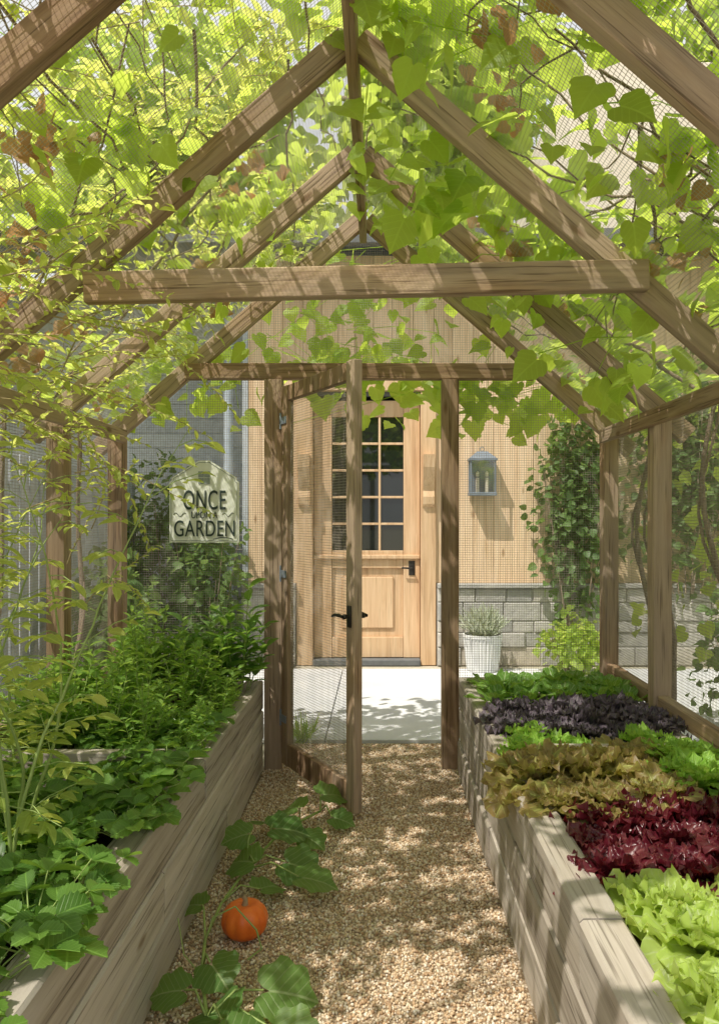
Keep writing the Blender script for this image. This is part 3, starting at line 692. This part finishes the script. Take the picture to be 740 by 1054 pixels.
# ------------------------------------------------------------ squash vine & pumpkin
EP=empty('squash_vine',(-.52,2.6,0),'squash vine trailing over gravel with large lobed leaves','squash plant')
gs=Geo();vp=np.array([(-.40,1.85,.03),(-.47,2.1,.05),(-.53,2.3,.06),(-.565,2.5,.05),(-.565,2.75,.04),(-.52,3.0,.05),(-.45,3.25,.06),(-.36,3.45,.06),(-.28,3.6,.05)])
tube(gs,vp,.0055,6)
tube(gs,[(-.56,2.45,.05),(-.54,2.5,.12),(-.47,2.51,.15),(-.40,2.50,.08),(-.38,2.48,.03),(-.42,2.45,.012)],.003,5)
tube(gs,[(-.53,2.3,.05),(-.57,2.25,.14),(-.6,2.3,.22)],.002,4)
LV=[(-.28,3.62,.12,.15,.6),(-.36,3.42,.13,.13,2.2),(-.45,3.2,.13,.17,.3),(-.37,3.0,.08,.15,-.3),(-.30,2.85,.09,.15,.0),(-.48,2.95,.1,.14,2.5),(-.33,2.18,.08,.16,.1),(-.42,2.05,.08,.15,2.0),(-.28,2.04,.06,.14,-.5),(-.5,3.35,.09,.11,1.8),(-.6,2.62,.1,.09,2.6),(-.38,1.97,.08,.14,.6),(-.5,2.28,.1,.12,-.9),(-.33,3.28,.07,.12,-.6),(-.22,3.5,.06,.11,-.2),(-.44,2.82,.06,.12,1.0),(-.52,3.1,.15,.12,3.4),(-.55,2.18,.08,.11,3.0)]
g=Geo()
for x,y,z,s,a in LV:
    b=vp[np.argmin(np.linalg.norm(vp-np.array([x,y,.05]),axis=1))]
    tube(gs,[b,(b+np.array([x,y,z]))/2+[0,0,.04],(x,y,z)],[.004,.0035,.003],5)
    g.inst(T_squash,frames(np.array([[math.cos(a),math.sin(a),-.2]]),np.array([[rng.normal(0,.25),-.45+rng.normal(0,.2),1.]]),np.array([s])),np.array([[x,y,z]]))
put(gs,'stem',M_stem,EP);put(g,'leaves',V_squash,EP)
PK=empty('pumpkin',(-.455,2.6,.0),'small orange pumpkin resting on tan gravel','pumpkin')
V=[];nu,nv=60,20
for i in range(nv+1):
    ph=math.pi*i/nv
    for j in range(nu):
        th=2*math.pi*j/nu;r=.078*(1-.07*abs(math.cos(th*5))**6*math.sin(ph))
        rr=r*math.sin(ph)**.85;z=.062*math.cos(ph)-.016*math.exp(-(math.sin(ph)/.3)**2)*math.copysign(1,math.cos(ph))
        V.append((rr*math.cos(th)-.455,rr*math.sin(th)+2.6,z+.063))
F=[(i*nu+j,(i+1)*nu+j,(i+1)*nu+(j+1)%nu,i*nu+(j+1)%nu) for i in range(nv) for j in range(nu)]
g=Geo();g.add(V,F);put(g,'fruit',M_pump,PK)
g=Geo();tube(g,[(-.455,2.6,.105),(-.452,2.598,.13),(-.462,2.59,.15)],[.013,.008,.009],7);put(g,'stalk',M_stemb,PK)
# ------------------------------------------------------------ sign
SX,SY,SZ=-.981,4.325,1.274
SG=empty('garden_sign',(SX,SY,SZ),'pale house shaped garden sign hanging on the mesh','sign')
def extr(g,pts,y0,y1):
    n=len(pts);V=[(x,y0,z) for x,z in pts]+[(x,y1,z) for x,z in pts]
    g.V.append(np.array(V,float));k=g.n
    g.U.append(np.zeros((2*n,2)))
    g.L.append(np.arange(n)+k);g.S.append(np.array([n]));g.M.append(np.array([0]))
    g.L.append(np.arange(n)[::-1]+n+k);g.S.append(np.array([n]));g.M.append(np.array([0]))
    for i in range(n):
        j=(i+1)%n;g.L.append(np.array([i,n+i,n+j,j])+k);g.S.append(np.array([4]));g.M.append(np.array([0]))
    g.n+=2*n
hw=.193
out=[(-hw,0),(hw,0),(hw,.335),(hw*.93,.345),(hw*.93,.36),(.03,.455),(-.03,.455),(-hw*.93,.36),(-hw*.93,.345),(-hw,.335)]
MS=Matrix.Translation((SX,SY,SZ))
g=Geo();extr(g,out,-.008,.008);put(g,'board',M_sign,SG,smooth=False,world=MS)
g=Geo();io=[(x*.95,.01+z*.957) for x,z in out];P=[(x,-.0095,z) for x,z in io]+[(io[0][0],-.0095,io[0][1])]
for a,b in zip(P[:-1],P[1:]):tube(g,[a,b],.0014,4)
put(g,'border',M_inkg,SG,world=MS)
def text(body,cx,cz,width,height,y,off=.0):
    cu=bpy.data.curves.new('t','FONT');cu.body=body;cu.size=1;cu.offset=off;cu.extrude=.002;cu.space_character=1.06
    ob=bpy.data.objects.new('t',cu);COL.objects.link(ob);dg=bpy.context.evaluated_depsgraph_get()
    me=bpy.data.meshes.new_from_object(ob.evaluated_get(dg));bpy.data.objects.remove(ob)
    v=np.zeros(len(me.vertices)*3);me.vertices.foreach_get('co',v);v=v.reshape(-1,3)
    mn,mx=v.min(0),v.max(0);v2=np.empty_like(v);v2[:,0]=(v[:,0]-(mn[0]+mx[0])/2)/(mx[0]-mn[0])*width+cx
    v2[:,2]=(v[:,1]-(mn[1]+mx[1])/2)/(mx[1]-mn[1])*height+cz;v2[:,1]=y-v[:,2]
    me.vertices.foreach_set('co',v2.ravel());me.update();me.materials.clear();me.materials.append(M_ink)
    return link(bpy.data.objects.new('lettering',me),MS,SG)
text('ONCE',.003,.236,.235,.108,-.0125)
text('UPON A',.003,.153,.145,.038,-.0125,.006)
text('GARDEN',.003,.078,.335,.090,-.0125)
g=Geo()
tube(g,[(-.17+.07*t,-.0095,.155+.010*math.sin(t*9)) for t in np.linspace(0,1,14)],.0015,4)
tube(g,[(.1+.065*t,-.0095,.155+.010*math.sin(t*9)) for t in np.linspace(0,1,14)],.0015,4)
tube(g,[(.05+.11*t,-.0095,.018+.01*math.sin(t*3)) for t in np.linspace(0,1,10)],.002,4)
put(g,'flourish',M_ink,SG,world=MS)
g=Geo()
for i in(0,1):
    for j in(0,1):box(g,-.032+i*.034,-.002+i*.034,-.0115,-.0082,.325+j*.037,.358+j*.037)
put(g,'window_emblem',M_inkg,SG,smooth=False,world=MS)
# ------------------------------------------------------------ house
H=empty('house',(1.2,7.5,0),'honey timber clad house with stone base and panelled door','house')
g=Geo();x=-1.33;HY=7.5;HT=3.95
while x<5.2:
    wd=R.choice([.16,.18,.2]);xm=x+wd/2
    zlo=2.66 if -.8<xm<.52 else .79
    box(g,x+.0015,x+wd-.0015,HY-R.uniform(.0,.004),HY+.03,zlo,HT,.003);x+=wd
put(g,'siding',M_fac,H,smooth=False)
g=Geo();box(g,-1.31,-.72,HY+.031,HY+4,0,HT-.05);box(g,.45,5.1,HY+.031,HY+4,0,HT-.05);box(g,-.719,.449,HY+.031,HY+4,2.6,HT-.05);box(g,-.719,.449,HY+.3,HY+4,0,2.599)
put(g,'wall',M_roofm,H,smooth=False)
def stones(x0,x1,y,z0,z1):
    g=Geo();z=z0
    while z<z1-.03:
        h=min(R.choice([.11,.14,.18]),z1-z);
        if z1-z-h<.06:h=z1-z
        x=x0+0
        while x<x1-.01:
            wd=R.uniform(.16,.42);
            if x1-x-wd<.1:wd=x1-x
            box(g,x+.004,x+wd-.004,y-R.uniform(.06,.085),y+.02,z+.004,z+h-.004,.008);x+=wd
        z+=h
    return g
M_mort=plain('mortar',(.5,.48,.45),.9)
for a,b in((-1.33,-.82),(.54,5.1)):
    put(stones(a,b,HY,0,.745),'stone_base',M_stone,H,smooth=False)
    g=Geo();box(g,a,b,HY-.055,HY+.03,0,.743);put(g,'mortar',M_mort,H,smooth=False)
    g=Geo();box(g,a,b,HY-.11,HY-.001,.747,.79,.006);put(g,'sill_course',M_stone,H,smooth=False)
for a,b in((-.81,-.655),(.383,.53)):
    g=Geo();box(g,a,b,HY-.035,HY+.28,.0,2.64,.004);put(g,'door_trim',M_door,H,smooth=False)
    xc=(a+b)/2
    g=Geo();prof=[(HY-.036,1.52),(HY-.07,1.55),(HY-.08,1.62),(HY-.065,1.68),(HY-.1,1.76),(HY-.15,1.9),(HY-.17,2.02),(HY-.036,2.02)]
    V=[(xc-.055,y,z) for y,z in prof]+[(xc+.055,y,z) for y,z in prof];n=len(prof);g.V.append(np.array(V));g.U.append(np.zeros((2*n,2)))
    g.L.append(np.arange(n));g.S.append(np.array([n]));g.M.append(np.array([0]));g.L.append(np.arange(n)[::-1]+n);g.S.append(np.array([n]));g.M.append(np.array([0]))
    for i in range(n):
        j=(i+1)%n;g.L.append(np.array([j,i,n+i,n+j]));g.S.append(np.array([4]));g.M.append(np.array([0]))
    g.n=2*n;put(g,'corbel',M_door,H,smooth=False)
g=Geo();box(g,-.84,.56,HY-.045,HY+.03,2.641,2.8,.005);put(g,'lintel',M_door,H,smooth=False)
g=Geo();yf=HY+.05;yb=HY+.1
dx0,dx1=-.65,.378
box(g,dx0,-.475,yf,yb,.06,2.56,.004);box(g,.22,dx1,yf,yb,.06,2.56,.004)
box(g,-.473,.218,yf+.002,yb,2.4,2.558,.004);box(g,-.473,.218,yf+.002,yb,.93,1.1,.004);box(g,-.473,.218,yf+.002,yb,.062,.26,.004)
box(g,-.473,.218,yf+.03,yb-.005,.262,.928,.0)
box(g,-.38,.125,yf+.012,yf+.029,.34,.85,.012)
hd=put(g,'door',M_door,H,smooth=False)
g=Geo();box(g,dx0-.001,dx1+.001,yf-.03,yf-.001,1.02,1.06,.006);put(g,'ledge',M_door,hd,smooth=False)
g=Geo();box(g,-.473,.218,yf+.03,yf+.036,1.1,2.4);put(g,'glass',M_glass,hd,smooth=False)
g=Geo()
for i in(1,2):
    xx=-.473+.691*i/3;box(g,xx-.011,xx+.011,yf+.006,yf+.029,1.101,2.399,.003)
for j in range(1,5):
    zz=1.1+1.3*j/5
    for i in range(3):
        a=-.473+.691*i/3+(.012 if i else 0);b=-.473+.691*(i+1)/3-(.012 if i<2 else 0)
        box(g,a,b,yf+.007,yf+.028,zz-.011,zz+.011,.003)
put(g,'muntins',M_door,hd,smooth=False)
g=Geo();box(g,.27,.33,yf-.008,yf-.001,.86,1.0,.002);tube(g,[(.3,yf-.008,.93),(.3,yf-.05,.93)],.009,8);tube(g,[(.305,yf-.05,.93),(.2,yf-.05,.935)],.009,8);put(g,'handle',M_iron,hd)
g=Geo();box(g,-.65,.378,HY-.06,HY+.12,.0,.055,.004);put(g,'threshold',M_roofm,H,smooth=False)
g=Geo();z=.0
while z<HT-.1:
    box(g,-6.5,-1.335,8.3-.0,8.34,z,z+.152,.004)
    z+=.155
put(g,'wing_siding',M_fence,H,smooth=False)
g=Geo();box(g,-1.334,-1.28,HY-.012,8.3,.0,HT,.003);put(g,'corner_board',M_fence,H,smooth=False)
g=Geo();g.add([(-6.6,7.05,HT-.03),(5.3,7.05,HT-.03),(5.3,11.5,HT+1.1),(-6.6,11.5,HT+1.1),(-6.6,7.05,HT+.1),(5.3,7.05,HT+.1),(5.3,11.5,HT+1.23),(-6.6,11.5,HT+1.23)],[(0,3,2,1),(4,5,6,7),(0,1,5,4),(1,2,6,5),(2,3,7,6),(3,0,4,7)]);put(g,'roof',M_roofm,H,smooth=False)
g=Geo();box(g,1.9,5.2,7.8,11,HT-.2,6.0,.01);put(g,'upper_storey',M_cream,H,smooth=False)
g=Geo();tube(g,[(-1.47,7.5,.05),(-1.47,7.5,3.9)],.045,12)
for z in(.5,1.6,2.7,3.6):tube(g,[(-1.47,7.5,z),(-1.47,7.5,z+.05)],.053,12)
put(g,'drainpipe',M_pipe,H)
# lantern
LX,LY,LZ=.965,HY-.02,1.63
LN=empty('wall_lantern',(LX,LY,LZ),'grey metal wall lantern with two candles on timber siding','lantern')
g=Geo();box(g,LX-.11,LX+.11,LY-.0,LY+.014,LZ+.0,LZ+.36,.002);put(g,'back_plate',M_grey,LN,smooth=False)
g=Geo()
for sx in(-1,1):
    for yy in(LY-.14,LY-.005):
        box(g,LX+sx*.115-.008,LX+sx*.115+.008,yy-.008,yy+.004,LZ+.03,LZ+.33,.001)
box(g,LX-.13,LX+.13,LY-.155,LY-.001,LZ,LZ+.03,.003);box(g,LX-.135,LX+.135,LY-.16,LY-.001,LZ+.33,LZ+.352,.003)
g.add([(LX-.13,LY-.155,LZ+.352),(LX+.13,LY-.155,LZ+.352),(LX+.13,LY-.001,LZ+.352),(LX-.13,LY-.001,LZ+.352),(LX-.05,LY-.09,LZ+.42),(LX+.05,LY-.09,LZ+.42),(LX+.05,LY-.02,LZ+.42),(LX-.05,LY-.02,LZ+.42)],[(0,1,5,4),(1,2,6,5),(2,3,7,6),(3,0,4,7),(4,5,6,7)])
tube(g,[(LX+.02*math.cos(t),LY-.06,LZ+.445+.02*math.sin(t)) for t in np.linspace(0,6.28,12)],.004,5)
put(g,'frame',M_grey,LN,smooth=False)
g=Geo();box(g,LX-.107,LX+.107,LY-.142,LY-.139,LZ+.03,LZ+.33);put(g,'glass',M_lglass,LN,smooth=False)
for sx in(-.045,.045):
    g=Geo();tube(g,[(LX+sx,LY-.07,LZ+.03),(LX+sx,LY-.07,LZ+.17)],.016,8);g.add(IV*[.018,.018,.035]+[LX+sx,LY-.07,LZ+.205],IF);put(g,'candle',M_wax,LN)
# tub
TB=empty('plant_tub',(.93,7.12,.02),'white fluted metal tub holding grey lavender','planter')
g=Geo();V=[];nu=64
zs=[(0,.135),(.01,.14),(.3,.172),(.31,.182),(.335,.182),(.335,.165),(.27,.16)]
for z,r in zs:
    for j in range(nu):
        rr=r*(1+(.03*math.cos(j*math.pi) if .005<z<.305 else 0));V.append((.93+rr*math.cos(j*2*math.pi/nu),7.12+rr*math.sin(j*2*math.pi/nu),z+.02))
F=[(i*nu+j,i*nu+(j+1)%nu,(i+1)*nu+(j+1)%nu,(i+1)*nu+j) for i in range(len(zs)-1) for j in range(nu)]
g.add(V,F);put(g,'tub',M_white,TB,smooth=False)
g=Geo();V=[(.93,7.12,.3)]+[(.93+.16*math.cos(t),7.12+.16*math.sin(t),.29) for t in np.linspace(0,6.28,24)];g.add(V,[(0,i,i+1) for i in range(1,24)]);put(g,'soil',M_soil,TB)
g=Geo();n=560;a=rng.uniform(0,6.28,n);e=rng.uniform(.6,1.5,n);D=np.stack([np.cos(a)*np.cos(e),np.sin(a)*np.cos(e),np.sin(e)],-1)
P=np.stack([.93+.06*np.cos(a)*rng.random(n),7.12+.06*np.sin(a)*rng.random(n),np.full(n,.3)],-1)+D*rng.uniform(0,.25,n)[:,None]
g.inst(T_oval,frames(D+rng.normal(0,.2,(n,3)),rng.normal(size=(n,3)),rng.uniform(.05,.11,n)[:,None,None]*np.array([.5,1,1])[None,None,:]),P);lv=put(g,'lavender_plant',V_lav,None)
tag(lv,'grey green lavender growing in a white tub','lavender')
# ------------------------------------------------------------ outside planting
def leafmass(name,label,cat,center,ext,n,size,mat,tpl=T_oval,stems=None,thr=.0,inward=.35):
    E=empty(name,(center[0],center[1],max(0,center[2]-ext[2])),label,cat)
    k=n*3;q=rng.normal(size=(k,3));q=norm(q)*rng.uniform(inward,1,(k,1))
    lump=np.sin(q[:,0]*5+center[0]*3)*np.sin(q[:,1]*5+center[1])*np.sin(q[:,2]*5+1)+.4*np.sin(q[:,0]*11+2)*np.sin(q[:,2]*9)
    q=q*(1+.28*lump[:,None]);keep=rng.random(k)<(.5+.5*lump+.15-thr);q=q[keep][:n];m=len(q)
    P=q*np.array(ext)+np.array(center);D=q+rng.normal(0,.7,(m,3));D[:,2]-=.5;Nn=q*.5+rng.normal(0,.5,(m,3));Nn[:,2]+=.6
    P[:,2]=np.maximum(P[:,2],.03)
    g=Geo();g.inst(tpl,frames(D,Nn,size*rng.uniform(.55,1.3,m)),P);put(g,'crown' if stems=='tree' else 'leaves',mat,E)
    gs=Geo();b=np.array([center[0],center[1],-.02])
    if stems=='tree':
        r0=ext[0]*.07
        tube(gs,[b,b+[.05,.03,(center[2]-ext[2])*.6],b+[-.04,.05,center[2]-ext[2]*.3],np.array(center)+[0,0,ext[2]*.4]],[r0*1.3,r0,r0*.8,r0*.25],9)
        for i in range(9):
            a=i*2.4;s=np.array([center[0],center[1],center[2]-ext[2]*R.uniform(.2,.7)]);e=np.array(center)+np.array([math.cos(a)*ext[0],math.sin(a)*ext[1],ext[2]*R.uniform(-.2,.6)])*.8
            tube(gs,[s,(s+e)/2+[0,0,.15*ext[2]],e],[r0*.5,r0*.3,r0*.1],6)
        put(gs,'trunk',M_bark,E)
    else:
        for i in range(7):
            a=R.uniform(0,6.28);e=np.array(center)+np.array([math.cos(a)*ext[0],math.sin(a)*ext[1],ext[2]*R.uniform(0,.7)])*.8
            s=np.array([center[0]+.2*math.cos(a)*ext[0],center[1]+.2*math.sin(a)*ext[1],max(0,center[2]-ext[2])]);tube(gs,[s,(s+e)/2,e],[.008,.006,.003],5)
        put(gs,'stems',M_bark,E)
    return E
for c,e,n,l in[((-5.2,6.2,4.4),(2.0,1.9,2.2),4000,'leafy garden tree with light green crown behind the fence'),((-3.4,12.2,7.0),(2.6,1.5,3.0),4000,'leafy tree rising beside the house wing'),((.8,12.8,8.0),(2.6,1.5,3.2),4200,'tall leafy tree standing behind the house roof'),((5.6,12.0,8.0),(2.6,1.5,3.0),3400,'tall leafy tree beyond the cream upper storey'),((5.6,4.6,4.0),(1.7,1.9,1.9),2600,'broad leafy tree beyond the greenhouse side')]:
    leafmass('garden_tree',l,'tree',c,e,n,.24,V_tree,T_cl,'tree',inward=.2)
leafmass('wall_shrub','dark green climbing shrub against the grey wing wall','shrub',(-2.1,7.75,1.05),(.62,.3,.95),1900,.075,V_ivy,T_cl)
leafmass('wall_shrub','leafy green shrub beside the drainpipe','shrub',(-1.6,7.15,.8),(.4,.28,.8),1000,.075,V_ivy,T_cl)
leafmass('wall_shrub','green shrub beside the grey fence','shrub',(-2.05,5.9,.6),(.35,.6,.65),1100,.075,V_ivy,T_cl)
leafmass('climbing_ivy','dark ivy climbing up the honey timber siding','ivy',(1.85,7.36,1.55),(.42,.13,1.25),1900,.075,V_ivy,T_cl,inward=.1)
leafmass('climbing_ivy','ivy spreading over the timber siding','ivy',(2.9,7.36,1.9),(.65,.12,1.2),2000,.08,V_ivy,T_cl,inward=.1)
leafmass('garden_shrub','low light green shrub at the foot of the wall','shrub',(1.75,7.0,.25),(.32,.22,.3),700,.06,V_tree,T_cl)
leafmass('garden_shrub','bushy green shrub outside the mesh wall','shrub',(2.5,4.9,.5),(.5,.6,.5),1300,.07,V_ivy,T_cl)
leafmass('garden_shrub','tall green shrub outside the mesh wall','shrub',(3.3,5.8,1.0),(.6,.7,1.1),1700,.09,V_tree,T_cl)
leafmass('hedge','clipped dark green hedge along the garden edge','hedge',(3.9,2.6,1.0),(.5,3.4,1.15),4200,.11,V_ivy,T_cl)
FE=empty('fence',(-2.5,3.5,0),'grey blue painted board fence beside the greenhouse','fence')
g=Geo();y=-1.5
while y<7.9:
    box(g,-2.52,-2.5,y,y+.125,.05,1.85+R.uniform(-.004,.004),.003);y+=.15
put(g,'boards',M_fence,FE,smooth=False)
for z in(.4,1.6):
    g=Geo();box(g,-2.56,-2.521,-1.5,7.9,z,z+.08,.003);put(g,'rail',M_fence,FE,smooth=False)
g=Geo();n=60;a=rng.uniform(0,6.28,n);e=rng.uniform(.7,1.45,n);D=np.stack([np.cos(a)*np.cos(e),np.sin(a)*np.cos(e),np.sin(e)],-1)
g.inst(T_blade,frames(D,rng.normal(size=(n,3)),rng.uniform(.1,.22,n)),np.stack([-.5+rng.normal(0,.03,n),4.9+rng.normal(0,.03,n),np.full(n,.0)],-1));o=put(g,'grass_tuft',V_grass)
tag(o,'small green grass tuft at the gravel edge','grass')
